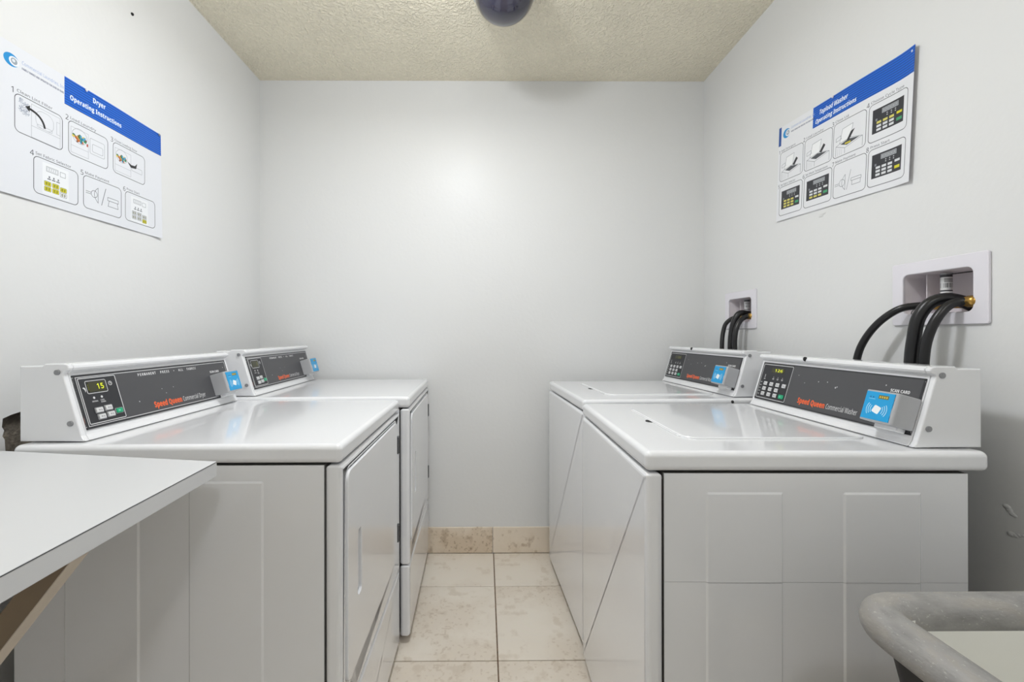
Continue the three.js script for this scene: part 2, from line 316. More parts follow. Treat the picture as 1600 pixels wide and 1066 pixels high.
function console_(t, w, h, inL, inR, kind, txt, lit) {
  const len = w - inL - inR, cx = (inL - inR) / 2, zb = -DEP / 2 - 0.0106;
  const cap = 0.014;
  const body = part('console', alongX(extr(profShape(), len - 2 * cap, 0.0015, 2), len - 2 * cap).translate(cx, h + 0.002, zb), M.enamel, t);
  for (const s of [-1, 1]) {
    const c = part('end_cap', alongX(extr(profShape(), cap - 0.0008, 0.003, 3), cap).translate(cx + s * (len / 2 - cap / 2), h + 0.002, zb), M.enamel, t);
    for (const [u, v] of [[0.084, 0.156], [0.113, 0.042]]) {
      const q = cyl(0.0058, 0.0062, 0.004, 0, 0, 0, 16); q.rotateZ(Math.PI / 2);
      const q2 = cyl(0.0025, 0.0025, 0.0045, 0, 0, 0, 6); q2.rotateZ(Math.PI / 2);
      part('screw', [q, q2], M.screw, c).position.set(cx + s * (len / 2 + 0.0008), h + v, zb + u);
    }
  }
  // panel on the slope
  const pw = len - 0.034, ph = 0.128, tilt = Math.atan2(0.041, 0.139), uMid = 0.1157, vMid = 0.0835;
  const panel = part('control_panel', box(pw, ph, 0.003), matPanel[kind], t, 'charcoal printed control panel');
  panel.position.set(cx, h + vMid + 0.002, zb + uMid + 0.0012); panel.rotation.x = -tilt;
  const X = s => (s - 0.5) * pw, Y = v => (0.5 - v / PH) * ph;   // s 0..1, v in canvas pixels
  if (kind === 'dryer') {
    part('display', rbox(0.046, 0.024, 0.003, 0.001, X(128 / PW), Y(75), 0.0012), displayMat(txt, lit), panel);
    for (const [s, v, gr] of [[100, 208, 0], [162, 204, 0], [106, 246, 0], [168, 242, 0], [228, 232, 1]]) {
      const b = part('button', rbox(0.0185, 0.0115, 0.004, 0.0035, 0, 0, 0, 3), gr ? M.keyGreen : M.key, panel); b.position.set(X(s / PW), Y(v), 0.003);
      part('button_rim', extr((() => { const q = rrect(-0.0115, -0.0072, 0.0115, 0.0072, 0.003); q.holes.push(rrect(-0.0098, -0.0062, 0.0098, 0.0062, 0.003, THREE.Path)); return q; })(), 0.0015).translate(X(s / PW), Y(v), 0.0013), M.keyRim, panel);
    }
  } else {
    part('display', rbox(0.06, 0.016, 0.003, 0.001, X(205 / PW), Y(58), 0.0012), displayMat(txt, lit), panel);
    for (let r = 0; r < 3; r++) for (let c = 0; c < 4; c++) {
      if (c === 3 && r === 1) continue;
      const gr = c === 3 && r === 2;
      const b = part('button', rbox(gr ? 0.022 : 0.0165, gr ? 0.013 : 0.0125, 0.004, 0.0018, 0, 0, 0, 2), gr ? M.keyGreen : M.key, panel);
      b.position.set(X((100 + c * 76) / PW), Y(168 + r * 41), 0.003);
    }
  }
  // card reader
  const rw = 0.084, rh = 0.072, rd = 0.046, rs = kind === 'dryer' ? 0.90 : 0.925;
  const shape = new THREE.Shape();
  shape.moveTo(-rw / 2 - 0.004, 0); shape.lineTo(rw / 2 + 0.004, 0); shape.lineTo(rw / 2, rd * 0.8); shape.quadraticCurveTo(rw / 2, rd, rw / 2 - 0.008, rd); shape.lineTo(-rw / 2 + 0.008, rd); shape.quadraticCurveTo(-rw / 2, rd, -rw / 2, rd * 0.8); shape.closePath();
  const rg = extr(shape, rh, 0.002, 2); rg.rotateX(Math.PI / 2); rg.translate(0, rh / 2, 0);   // shape y -> +Z
  const reader = part('card_reader', rg, M.readerGrey, t, 'grey card reader with blue tap face');
  const off = new THREE.Vector3(X(rs), Y(195), 0.0017).applyEuler(panel.rotation).add(panel.position);
  reader.position.copy(off); reader.rotation.x = -tilt;
  part('tap_face', box(rw - 0.012, rh - 0.008, 0.002, 0, 0, rd + 0.0003), M.readerFace, reader, 'blue tap face with white card symbol');
  part('reader_foot', rbox(rw * 0.7, 0.012, 0.02, 0.003, 0.004, -rh / 2 - 0.004, 0.011), M.enamel, reader);
  if (kind === 'washer') {
    const q = new THREE.SphereGeometry(0.007, 16, 12); q.scale(1, 1, 0.7);
    part('plug', q, M.black, t, 'black plug in the console lip').position.set(cx - len * 0.13, h + 0.169, zb + 0.106);
  }
  return body;
}
function sidePanel(w, z0, z1, y0, y1, sgn, ribs, yTop, lower) {   // pressed sheet with two raised fields
  // build in (Z, Y) as front face grid, thickness along X
  const bev = 0.004, dep = 0.0028, zs = new Set([z0, z1]), ys = new Set([y0, y1, ...[yTop, yTop - bev].filter(q => q > y0 && q < y1)]);
  for (const [a, b] of ribs) { zs.add(a); zs.add(a + bev); zs.add(b - bev); zs.add(b); }
  const Z = [...zs].sort((a, b) => a - b), Y = [...ys].sort((a, b) => a - b), P = [], N = Z.length;
  const hgt = (z, y) => { for (const [a, b] of ribs) if (z >= a + bev - 1e-6 && z <= b - bev + 1e-6 && y <= yTop - bev + 1e-6) return dep; return 0; };
  const idx = [], pos = [];
  for (const y of Y) for (const z of Z) pos.push(sgn * (w / 2 - 0.0035 + hgt(z, y)), y, z);
  for (let j = 0; j + 1 < Y.length; j++) for (let i = 0; i + 1 < N; i++) { const a = j * N + i, b = a + 1, c = a + N, d = c + 1; if (sgn > 0) idx.push(a, c, b, b, c, d); else idx.push(a, b, c, b, d, c); }
  const g = new THREE.BufferGeometry(); g.setAttribute('position', new THREE.Float32BufferAttribute(pos, 3)); g.setIndex(idx);
  const f = g.toNonIndexed(); f.computeVertexNormals(); f.setAttribute('uv', new THREE.Float32BufferAttribute(new Float32Array(f.attributes.position.count * 2), 2));
  const back = box(0.003, y1 - y0, z1 - z0, sgn * (w / 2 - 0.0052), (y0 + y1) / 2, (z0 + z1) / 2).toNonIndexed();
  return mergeGeometries([f, back]);
}
function machine(kind, name, label, m, txt, lit, nearLeft) {
  const t = group(name, label, kind, kind + 's in a row along the side wall');
  const { w, h, x, d, a, lift } = m, hb = h - lift;            // heights below are measured from the raised base
  const sg = kind === 'dryer' ? -1 : 1;
  const px = x + Math.sin(a) * w / 2 + sg * Math.cos(a) * DEP / 2, pd = d + Math.cos(a) * w / 2 - sg * Math.sin(a) * DEP / 2;
  t.position.set(px, 0, -pd); t.rotation.y = kind === 'dryer' ? Math.PI / 2 - a : -(Math.PI / 2 + a);
  const H = h, LB = H - 0.043, y0 = 0.018 + lift, zf = DEP / 2, wrap = 0.036;
  const backZ = kind === 'washer' ? -DEP / 2 + 0.045 : -DEP / 2 + 0.004;
  // dark inner box that shows only in the joints
  part('inner_frame', box(w - 0.03, LB - y0 - 0.004, DEP - 0.08, 0, (LB + y0) / 2 - 0.002, -0.0), M.core, t);
  part('back_sheet', box(w - 0.012, LB - y0 - 0.006, 0.004, 0, (LB + y0) / 2, backZ + 0.002), M.core, t);
  // side sheets
  const zA = backZ, zB = zf - wrap - 0.003;
  const ribs = kind === 'dryer' ? [[zf - 0.600, zf - 0.438], [zf - 0.332, zf - 0.170]] : [[zf - 0.570, zf - 0.410], [zf - 0.285, zf - 0.125]];
  for (const s of [-1, 1]) {
    if (kind === 'washer') {
      part('side_panel', sidePanel(w, zA, zB, y0 + 0.615, LB - 0.003, s, ribs, H - 0.085), M.enamel, t);
      part('lower_side_panel', sidePanel(w, zA, zB, y0 + 0.0, y0 + 0.6142, s, ribs, H + 1), M.enamel, t);
    } else part('side_panel', sidePanel(w, zA, zB, y0, LB - 0.003, s, ribs, H - 0.08), M.enamel, t);
  }
  // front
  const fp = (b, c, hole) => { const s = rrect(-w / 2, b, w / 2, c, 0.006); if (hole) s.holes.push(hole); return extr(s, wrap, 0.011, 4).translate(0, 0, zf - wrap); };
  if (kind === 'dryer') {
    const dx0 = -w / 2 + 0.036, dx1 = w / 2 - 0.064, dy0 = 0.36 + lift, dy1 = H - 0.072;
    const front = part('front_panel', fp(0.286 + lift, LB - 0.003, rrect(dx0, dy0, dx1, dy1, 0.022, THREE.Path)), M.enamel, t);
    part('lower_front_panel', fp(y0 + 0.002, 0.282 + lift), M.enamel, t);
    const ds = rrect(dx0 - 0.002, dy0 - 0.002, dx1 + 0.002, dy1 + 0.002, 0.024);
    const hx = dx0 + 0.075;
    ds.holes.push(rrect(hx, 0.515 + lift, hx + 0.034, 0.672 + lift, 0.012, THREE.Path));
    const door = part('door', [extr(ds, 0.009, 0.002, 2).translate(0, 0, zf - 0.0045), box(dx1 - dx0 - 0.01, dy1 - dy0 - 0.01, 0.004, (dx0 + dx1) / 2, (dy0 + dy1) / 2, zf - 0.02)], M.enamel, t, 'white hinged dryer door');
    const gp = extr(rrect(hx + 0.020, 0.519 + lift, hx + 0.034, 0.668 + lift, 0.006), 0.016, 0.004, 3).translate(0, 0, zf - 0.018);
    part('finger_grip', gp, M.enamel, door, 'recessed finger grip');
    for (const c of [0.754, 0.44]) {
      part('hinge', rbox(0.016, 0.062, 0.012, 0.002, dx1 + 0.022, c + lift, zf + 0.001), M.hinge, t, 'dark metal door hinge');
    }
  } else {
    part('front_panel', fp(y0 + 0.002, LB - 0.003), M.enamel, t);
  }
  // worktop
  const top = part('top', rbox(w, 0.042, DEP, 0.013, 0, H - 0.021, 0, 5), M.enamel, t);
  if (kind === 'washer') {
    const lw = 0.42, lx0 = -lw / 2, lz1 = zf - 0.130, lz0 = zf - 0.56;
    const s = rrect(lx0, -lz1, lx0 + lw, -lz0, 0.035);
    const g = extr(s, 0.008, 0.003, 3); g.rotateX(-Math.PI / 2); g.translate(0, H - 0.004, 0);   // shape y -> -Z
    const lid = part('lid', g, M.enamel, t, 'white top-loading lid');
    const lip = extr(rrect(lx0 + 0.03, -lz1 - 0.006, lx0 + lw - 0.03, -lz1 + 0.004, 0.004), 0.003, 0.001, 1); lip.rotateX(-Math.PI / 2); lip.translate(0, H - 0.0005, 0);
    part('front_lip', lip, M.enamel, lid);
    const n = new THREE.CylinderGeometry(0.016, 0.016, 0.002, 24, 1, false, -Math.PI / 2, Math.PI); n.scale(1, 1, 0.8); n.translate(0.0, H + 0.0002, lz1 + 0.006);
    part('finger_notch', n, M.black, lid, 'black finger notch in front of the lid');
    if (!lit) part('hinge_plug', new THREE.SphereGeometry(0.006, 12, 8).translate(w / 2 - 0.002, H - 0.012, zf - 0.555), M.black, top);
  }
  // levelling feet
  for (const sx of [-1, 1]) for (const sz of [-1, 1]) part('foot', cyl(0.016, 0.02, y0 + 0.006, sx * (w / 2 - 0.07), (y0 + 0.006) / 2, sz * (DEP / 2 - 0.09), 16), M.black, t);
  console_(t, w, H, nearLeft ? 0.028 : 0.012, nearLeft ? 0.012 : 0.028, kind, txt, lit);
  return t;
}
machine('dryer', 'clothes_dryer', 'near white dryer beside the folding table, its display showing 15', { w: 0.661, h: 0.910, x: -0.3119, d: 0.965, a: -0.0026, lift: 0 }, '15', true, true);
machine('dryer', 'clothes_dryer', 'far white dryer in the left corner, beyond the dryer showing 15', { w: 0.662, h: 0.9176, x: -0.2791, d: 1.645, a: -0.022, lift: 0.008 }, '6', false, true);
machine('washer', 'washing_machine', 'near white top-loading washer beside the grey-rimmed tub', { w: 0.642, h: 0.905, x: 0.3348, d: 0.9185, a: 0.0146, lift: 0 }, '126', true, false);
machine('washer', 'washing_machine', 'far white top-loading washer in the right corner against the back wall', { w: 0.642, h: 0.912, x: 0.3535, d: 1.5907, a: -0.0475, lift: 0.004 }, '26', false, false);

// ------------------------------------------------------------------ posters
const ink = '#3d3f44';
function stripes(g, x, y, w, h) { g.fillStyle = '#0d66d2'; g.fillRect(x, y, w, h); g.fillStyle = '#083a86'; for (let q = y + 10; q < y + h; q += 19) g.fillRect(x, q, w, 6); }
function logo(g, x, y, r) {
  g.fillStyle = '#1d8fd0'; g.beginPath(); g.ellipse(x, y, r * 1.15, r, 0, 0, 7); g.fill();
  g.fillStyle = '#eceef2'; g.beginPath(); g.ellipse(x + r * 0.42, y + 1, r * 0.78, r * 0.72, 0, 0, 7); g.fill();
  g.fillStyle = '#9aa3ad'; g.beginPath(); g.arc(x + r * 0.42, y, r * 0.5, 0, 7); g.fill(); g.fillStyle = '#dfe3e8'; g.beginPath(); g.arc(x + r * 0.35, y - 3, r * 0.25, 0, 7); g.fill();
}
function frame(g, x0, y0, x1, y1, n, title, nw) {
  g.strokeStyle = ink; g.lineWidth = 4.4; rr(g, x0, y0, x1 - x0, y1 - y0, 34); g.stroke();
  g.fillStyle = ink; g.font = '52px sans-serif'; g.fillText(n, x0 - 26, y0 + 6);
  g.fillStyle = '#55585e'; fitText(g, title, x0 + 12, y0 - 12, nw, 1, '27px sans-serif');
}
function poly(g, pts, fill, stroke, lw = 3) { g.beginPath(); pts.forEach((p, i) => i ? g.lineTo(p[0], p[1]) : g.moveTo(p[0], p[1])); if (fill) { g.closePath(); g.fillStyle = fill; g.fill(); } if (stroke) { g.strokeStyle = stroke; g.lineWidth = lw; g.stroke(); } }
function curveArrow(g, x0, y0, cx, cy, x1, y1, w) {
  g.strokeStyle = '#1d1e20'; g.lineWidth = w; g.beginPath(); g.moveTo(x0, y0); g.quadraticCurveTo(cx, cy, x1, y1); g.stroke();
  const a = Math.atan2(y1 - cy, x1 - cx); poly(g, [[x1 + Math.cos(a) * w * 2, y1 + Math.sin(a) * w * 2], [x1 + Math.cos(a + 1.6) * w * 1.5, y1 + Math.sin(a + 1.6) * w * 1.5], [x1 + Math.cos(a - 1.6) * w * 1.5, y1 + Math.sin(a - 1.6) * w * 1.5]], '#1d1e20');
}
function laundry(g, x, y, w, h) { const cols = ['#2f8f5b', '#2d78a8', '#c0632c', '#d7c35a', '#4a9ec2', '#7d3b36', '#3a6b3a']; let q = 7; for (let k = 0; k < 26; k++) { q = (q * 75 + 74) % 65537; const a = q / 65537 * 6.28; q = (q * 75 + 74) % 65537; const r = Math.sqrt(q / 65537); g.fillStyle = cols[k % 7]; g.beginPath(); g.ellipse(x + Math.cos(a) * r * w, y + Math.sin(a) * r * h, w * 0.22, h * 0.25, a, 0, 7); g.fill(); } }
function dryerOpen(g, x0, y0, x1, y1) {
  const w = x1 - x0, h = y1 - y0; g.strokeStyle = '#a4a7ad'; g.lineWidth = 2.5;
  g.strokeRect(x0, y0, w, h); g.beginPath(); g.moveTo(x0, y0 + h * 0.72); g.lineTo(x1, y0 + h * 0.72); g.stroke();
}
// left poster: z (D) 1.045..1.612, y 1.4985..1.8715 -> canvas
const LP = { d0: 1.050, d1: 1.613, y0: 1.4985, y1: 1.874, W: 1500 }; LP.H = Math.round(LP.W * (LP.y1 - LP.y0) / (LP.d1 - LP.d0));
const texLeft = canvasTex(LP.W, LP.H, (g, W, Hh) => {
  const U = d => (d - LP.d0) / (LP.d1 - LP.d0) * W, V = y => (LP.y1 - y) / (LP.y1 - LP.y0) * Hh;
  g.fillStyle = '#e3e5ea'; g.fillRect(0, 0, W, Hh);
  stripes(g, U(1.246), 0, W - U(1.246), V(1.797));
  g.fillStyle = '#fff'; fitText(g, 'Dryer', U(1.334), V(1.846), 118, 1, 'bold 56px sans-serif'); fitText(g, 'Operating Instructions', U(1.262), V(1.817), 470, 1, 'bold 50px sans-serif');
  logo(g, U(1.105), V(1.832), 42);
  g.fillStyle = '#9fb0d4'; fitText(g, 'Commercial Laundries, Inc', U(1.13), V(1.836), 310, 1, '32px sans-serif');
  g.fillStyle = '#3c4460'; fitText(g, 'FAMILY OWNED AND OPERATED FOR OVER 50 YEARS', U(1.13), V(1.823), 305, 1, 'bold 19px sans-serif');
  const F = [[1.113, 1.756, 1.240, 1.661, '1', 'Clean Lint Filter', 250], [1.258, 1.758, 1.386, 1.663, '2', 'Load Laundry', 220], [1.406, 1.760, 1.538, 1.665, '3', 'Close Loading Door', 250], [1.160, 1.618, 1.287, 1.522, '4', 'Set Fabric Selector', 270], [1.304, 1.619, 1.437, 1.524, '5', 'Make Payment', 220], [1.454, 1.620, 1.583, 1.526, '6', 'Press Start', 150]];
  const B = F.map(f => [U(f[0]), V(f[1]), U(f[2]), V(f[3])]);
  F.forEach((f, i) => frame(g, ...B[i], f[4], f[5], f[6]));
  { const [a, b, c, d] = B[0]; g.strokeStyle = '#a9acb2'; g.lineWidth = 2.5; g.strokeRect(a + 110, b + 22, c - a - 128, d - b - 26); g.beginPath(); g.moveTo(a + 110, b + 170); g.lineTo(c - 18, b + 170); g.stroke(); rr(g, a + 140, b + 40, 130, 120, 50); g.stroke(); rr(g, a + 150, b + 140, 110, 20, 6); g.stroke(); g.strokeRect(c - 44, b + 60, 26, 90);
    let q = 3; g.strokeStyle = '#8e97a8'; g.lineWidth = 2; for (let k = 0; k < 60; k++) { q = (q * 75 + 74) % 65537; const x = a + 30 + (q % 60), y = b + 25 + ((q >> 4) % 95); g.beginPath(); g.arc(x, y, 5 + q % 8, q, q + 3); g.stroke(); }
    curveArrow(g, a + 205, b + 150, a + 190, b + 70, a + 98, b + 62, 15); }
  { const [a, b, c, d] = B[1]; dryerOpen(g, a + 20, b + 40, a + 165, d - 20); g.strokeStyle = '#8b8e94'; g.beginPath(); g.ellipse(a + 92, b + 90, 62, 56, 0, 0, 7); g.stroke(); laundry(g, a + 92, b + 108, 55, 34); rr(g, a + 180, b + 60, 130, 120, 10); g.stroke(); rr(g, a + 200, b + 100, 95, 60, 10); g.stroke(); g.fillStyle = '#b8452f'; g.fillRect(a + 150, b + 120, 12, 22); }
  { const [a, b, c, d] = B[2]; dryerOpen(g, a + 20, b + 40, a + 190, d - 20); g.strokeStyle = '#8b8e94'; g.beginPath(); g.ellipse(a + 90, b + 92, 60, 54, 0, 0, 7); g.stroke(); laundry(g, a + 88, b + 110, 50, 32); rr(g, a + 200, b + 130, 120, 40, 8); g.stroke(); poly(g, [[a + 150, b + 110], [a + 190, b + 150], [a + 250, b + 140], [a + 262, b + 90], [a + 235, b + 120], [a + 195, b + 125]], '#1f2023'); }
  const pad = (i, on) => { const [a, b] = B[i]; g.fillStyle = '#eceef1'; g.fillRect(a + 62, b + 22, 200, 220); g.strokeStyle = '#8c9096'; g.lineWidth = 3; g.strokeRect(a + 92, b + 44, 88, 34); g.strokeRect(a + 196, b + 48, 40, 34); g.lineWidth = 1.5; for (let k = 0; k < 5; k++) g.strokeRect(a + 98 + k * 16, b + 50, 12, 22);
    g.fillStyle = '#6c7076'; for (let k = 0; k < 3; k++) { g.fillRect(a + 108 + k * 34, b + 108, 10, 14); g.fillRect(a + 98 + k * 34, b + 126, 26, 8); }
    for (let r = 0; r < 2; r++) for (let k = 0; k < 3; k++) { if (k === 2 && r === 0) { } const hi = on(k, r); g.fillStyle = hi ? '#d8d022' : '#d5d7da'; const y = b + 150 + r * 38 + (k === 2 ? 10 : 0), x = a + 76 + k * 60; if (k === 2 && r === 1 && !hi) g.fillStyle = '#e8e9eb'; rr(g, x, y, 50, 32, 6); g.fill(); g.strokeStyle = '#74777c'; g.lineWidth = 2.5; g.stroke(); g.fillStyle = '#55581e'; g.fillRect(x + 8, y + 8, 16, 6); g.fillRect(x + 8, y + 18, 16, 6); g.fillRect(x + 32, y + 6, 7, 20); } };
  pad(3, (k, r) => !(k === 2 && r === 1)); pad(5, (k, r) => k === 2 && r === 1);
  { const [a, b] = B[4]; g.strokeStyle = '#5a5d63'; g.lineWidth = 3.5; g.beginPath(); g.moveTo(a + 20, b + 118); g.lineTo(a + 66, b + 118); g.moveTo(a + 20, b + 132); g.lineTo(a + 66, b + 132); g.stroke(); g.beginPath(); g.arc(a + 94, b + 124, 27, 0, 7); g.stroke(); g.beginPath(); g.moveTo(a + 128, b + 66); g.quadraticCurveTo(a + 62, b + 122, a + 128, b + 186); g.closePath(); g.stroke(); g.lineWidth = 5; g.beginPath(); g.moveTo(a + 160, b + 195); g.lineTo(a + 200, b + 48); g.stroke(); g.lineWidth = 3.5; g.strokeRect(a + 218, b + 112, 106, 26); poly(g, [[a + 232, b + 138], [a + 314, b + 138], [a + 322, b + 184], [a + 222, b + 184], [a + 232, b + 138]], null, '#5a5d63', 3.5); }
});
{
  const w = LP.d1 - LP.d0, h = LP.y1 - LP.y0;
  const t = group('instruction_poster', 'dryer operating instructions poster with blue heading on the left wall', 'poster', 'instruction posters');
  t.position.set(XL, LP.y0, -(LP.d0 + LP.d1) / 2); t.rotation.y = Math.PI / 2;
  const g = new THREE.PlaneGeometry(w, h, 24, 12), p = g.attributes.position;
  for (let i = 0; i < p.count; i++) { const x = p.getX(i), y = p.getY(i); p.setZ(i, 0.004 + 0.006 * Math.pow(clamp((x / w - 0.38) / 0.12), 2) * clamp(0.5 - y / h) + 0.001 * Math.sin(x * 21)); }
  const e = g.clone().translate(0, 0, -0.0012); g.computeVertexNormals();
  part('sheet', g.translate(0, h / 2, 0), new THREE.MeshPhysicalMaterial({ map: texLeft, roughness: 0.35 }), t);
  part('backing', e.translate(0, h / 2, 0), M.plastic, t);
  for (const [x, y] of [[-0.02, h - 0.004], [0.272, h - 0.004]]) part('tack', new THREE.SphereGeometry(0.004, 10, 8).scale(1, 1, 0.6).translate(x, y, 0.006), x > 0.2 ? M.screw : M.plastic, t);
}
// right poster: D 1.187 (right end) .. 1.742 (left end), turned about 3 degrees
const RP = { w: 0.555, h: 0.360, W: 1500 }; RP.H = Math.round(RP.W * RP.h / RP.w);
const RA = Math.atan2(1.592 - 1.562, 1.744 - 1.193);
const RO = { d: 1.744, y: 1.592 };   // bottom-left corner
const texRight = canvasTex(RP.W, RP.H, (g, W, Hh) => {
  // wall (D, y) -> sheet coordinates
  const loc = (d, y) => { const dx = RO.d - d, dy = y - RO.y; return [(dx * Math.cos(RA) - dy * Math.sin(RA)) / RP.w * W, Hh - (dx * Math.sin(RA) + dy * Math.cos(RA)) / RP.h * Hh]; };
  g.fillStyle = '#e9eaed'; g.fillRect(0, 0, W, Hh);
  const bx = loc(1.549, 1.9)[0], by = loc(1.55, 1.871)[1];
  stripes(g, bx, 0, W - bx, by); g.fillStyle = '#1f4f98'; g.fillRect(0, 0, 40, by);
  g.fillStyle = '#fff'; fitText(g, 'Topload Washer', bx + 75, by - 98, 330, 1, 'italic bold 58px sans-serif'); fitText(g, 'Operating Instructions', bx + 28, by - 28, 470, 1, 'italic bold 54px sans-serif');
  logo(g, 120, by - 100, 46);
  g.fillStyle = '#9fb0d4'; fitText(g, 'Commercial Laundries, Inc', 185, by - 120, 320, 1, '34px sans-serif');
  g.fillStyle = '#3c4460'; fitText(g, 'FAMILY OWNED AND OPERATED FOR OVER 50 YEARS', 185, by - 84, 320, 1, 'bold 20px sans-serif');
  const F = [[1.715, 1.852, 1.603, 1.733, '1', 'Add Detergent', 210], [1.584, 1.847, 1.468, 1.728, '2', 'Load Laundry', 220], [1.451, 1.839, 1.336, 1.722, '3', 'Close Lid', 150], [1.317, 1.823, 1.202, 1.712, '4', 'Choose Cycle Type', 290], [1.72, 1.719, 1.608, 1.606, '5', 'Set Fabric Selector', 220], [1.588, 1.717, 1.471, 1.59, '6', 'Set Wash Temperature', 280], [1.452, 1.706, 1.337, 1.587, '7', 'Make Payment', 220], [1.32, 1.691, 1.209, 1.586, '8', 'Press Start', 170]];
  const B = F.map(f => { const p = loc(f[0], f[1]), q = loc(f[2], f[3]); return [p[0], p[1], q[0], q[1]]; });
  for (const r of [0, 4]) { const t0 = (B[r][1] + B[r + 1][1] + B[r + 2][1] + B[r + 3][1]) / 4, t1 = (B[r][3] + B[r + 1][3] + B[r + 2][3] + B[r + 3][3]) / 4; for (let k = 0; k < 4; k++) { B[r + k][1] = t0; B[r + k][3] = t1; } }
  for (const q of B) { q[0] -= 6; q[2] += 6; }
  F.forEach((f, i) => frame(g, ...B[i], f[4], f[5], f[6]));
  for (let i = 0; i < 3; i++) {
    const [a, b, c, d] = B[i], o = 30; g.lineWidth = 3; const L = '#76797f';
    poly(g, [[a + o, b + 200], [a + o + 130, b + 165], [c - o, b + 200], [c - o, d - 12]], null, L); poly(g, [[a + o, b + 200], [a + o + 100, b + 240], [c - o, b + 200]], null, L); poly(g, [[a + o, b + 200], [a + o, d - 12]], null, L); poly(g, [[a + o + 100, b + 240], [a + o + 100, d - 12]], null, L);
    for (let k = 1; k < 4; k++) poly(g, [[a + o + k * 22, b + 210 + k * 9], [a + o + k * 22, d - 12]], null, '#a7aab0', 2);
    poly(g, [[a + 80, b + 196], [a + 165, b + 176], [c - 60, b + 196], [a + 150, b + 222]], '#4a4d52');
    poly(g, [[a + 70, b + 185], [a + 100, b + 70], [a + 210, b + 60], [a + 190, b + 170], [a + 70, b + 185]], '#f4f5f6', L);
    poly(g, [[a + 30, b + 160], [a + 90, b + 150], [a + 80, b + 120], [a + 30, b + 130], [a + 30, b + 160]], null, L);
    poly(g, i === 2 ? [[a + 150, b + 180], [a + 190, b + 120], [a + 230, b + 110], [a + 170, b + 190]] : [[a + 190, b + 170], [a + 240, b + 110], [a + 262, b + 130], [a + 215, b + 185]], '#25262a');
    if (i === 2) { g.fillStyle = '#d8c83a'; g.fillRect(a + 130, b + 198, 60, 14); }
  }
  for (const i of [3, 4, 5, 7]) {
    const [a, b, c, d] = B[i], x0 = a + 34, x1 = c - 34, y0 = b + 48, y1 = d - 62, w = x1 - x0, h = y1 - y0;
    g.fillStyle = '#303136'; g.fillRect(x0, y0, w, h); g.fillStyle = '#a9acb0'; g.fillRect(x0 + w * 0.3, y0 + h * 0.07, w * 0.52, h * 0.2); g.strokeStyle = '#55585e'; g.lineWidth = 2; for (let k = 0; k < 5; k++) g.strokeRect(x0 + w * (0.33 + k * 0.1), y0 + h * 0.1, w * 0.06, h * 0.13);
    g.fillStyle = '#c9cbce'; for (let k = 0; k < 3; k++) for (let r = 0; r < 2; r++) g.fillRect(x0 + w * (0.45 + k * 0.13), y0 + h * (0.32 + r * 0.08), w * 0.04, h * 0.04);
    for (let r = 0; r < 3; r++) for (let k = 0; k < 3; k++) { const hi = i === 3 ? r === 0 : i === 4 ? true : i === 5 ? r === 2 : false; g.fillStyle = hi ? '#d9d06a' : '#dcdee0'; g.fillRect(x0 + w * (0.14 + k * 0.2), y0 + h * (0.53 + r * 0.15), w * 0.15, h * 0.1); }
    g.fillStyle = i === 3 ? '#d8d022' : '#dcdee0'; g.fillRect(x0 + w * 0.77, y0 + h * 0.5, w * 0.18, h * 0.1);
    g.fillStyle = i === 7 ? '#d8d022' : '#3fa06c'; g.fillRect(x0 + w * 0.77, y0 + h * 0.75, w * 0.18, h * 0.12);
    g.fillStyle = '#8a8d92'; g.fillRect(x0 + w * 0.1, y0 + h * 0.4, w * 0.06, h * 0.1);
  }
  { const [a, b] = B[6]; g.strokeStyle = '#7c7f85'; g.lineWidth = 3.5; g.beginPath(); g.moveTo(a + 16, b + 178); g.lineTo(a + 64, b + 178); g.moveTo(a + 16, b + 192); g.lineTo(a + 64, b + 192); g.stroke(); g.beginPath(); g.arc(a + 98, b + 180, 30, 0, 7); g.stroke(); g.beginPath(); g.moveTo(a + 132, b + 115); g.quadraticCurveTo(a + 60, b + 180, a + 132, b + 245); g.closePath(); g.stroke(); g.beginPath(); g.moveTo(a + 150, b + 250); g.lineTo(a + 190, b + 90); g.stroke(); g.strokeRect(a + 195, b + 165, 100, 22); g.strokeRect(a + 205, b + 187, 84, 36); }
});
{
  const t = group('instruction_poster', 'topload washer operating instructions poster hanging askew on the right wall', 'poster', 'instruction posters');
  t.position.set(XR, RO.y, -RO.d); t.rotation.set(0, -Math.PI / 2, -RA, 'YXZ');
  const g = new THREE.PlaneGeometry(RP.w, RP.h, 24, 12), p = g.attributes.position;
  for (let i = 0; i < p.count; i++) { const x = p.getX(i) / RP.w, y = p.getY(i) / RP.h; p.setZ(i, 0.004 + 0.008 * Math.pow(clamp((x - 0.36) / 0.14), 2) + 0.001 * Math.sin(x * 11)); }
  g.translate(RP.w / 2, RP.h / 2, 0); const e = g.clone().translate(0, 0, -0.0012); g.computeVertexNormals();
  part('sheet', g, new THREE.MeshPhysicalMaterial({ map: texRight, roughness: 0.35 }), t);
  part('backing', e, M.plastic, t);
  for (const [x, y] of [[0.27, RP.h - 0.004], [0.545, RP.h - 0.012]]) part('tack', new THREE.SphereGeometry(0.004, 10, 8).scale(1, 1, 0.6).translate(x, y, 0.008), M.plastic, t);
}

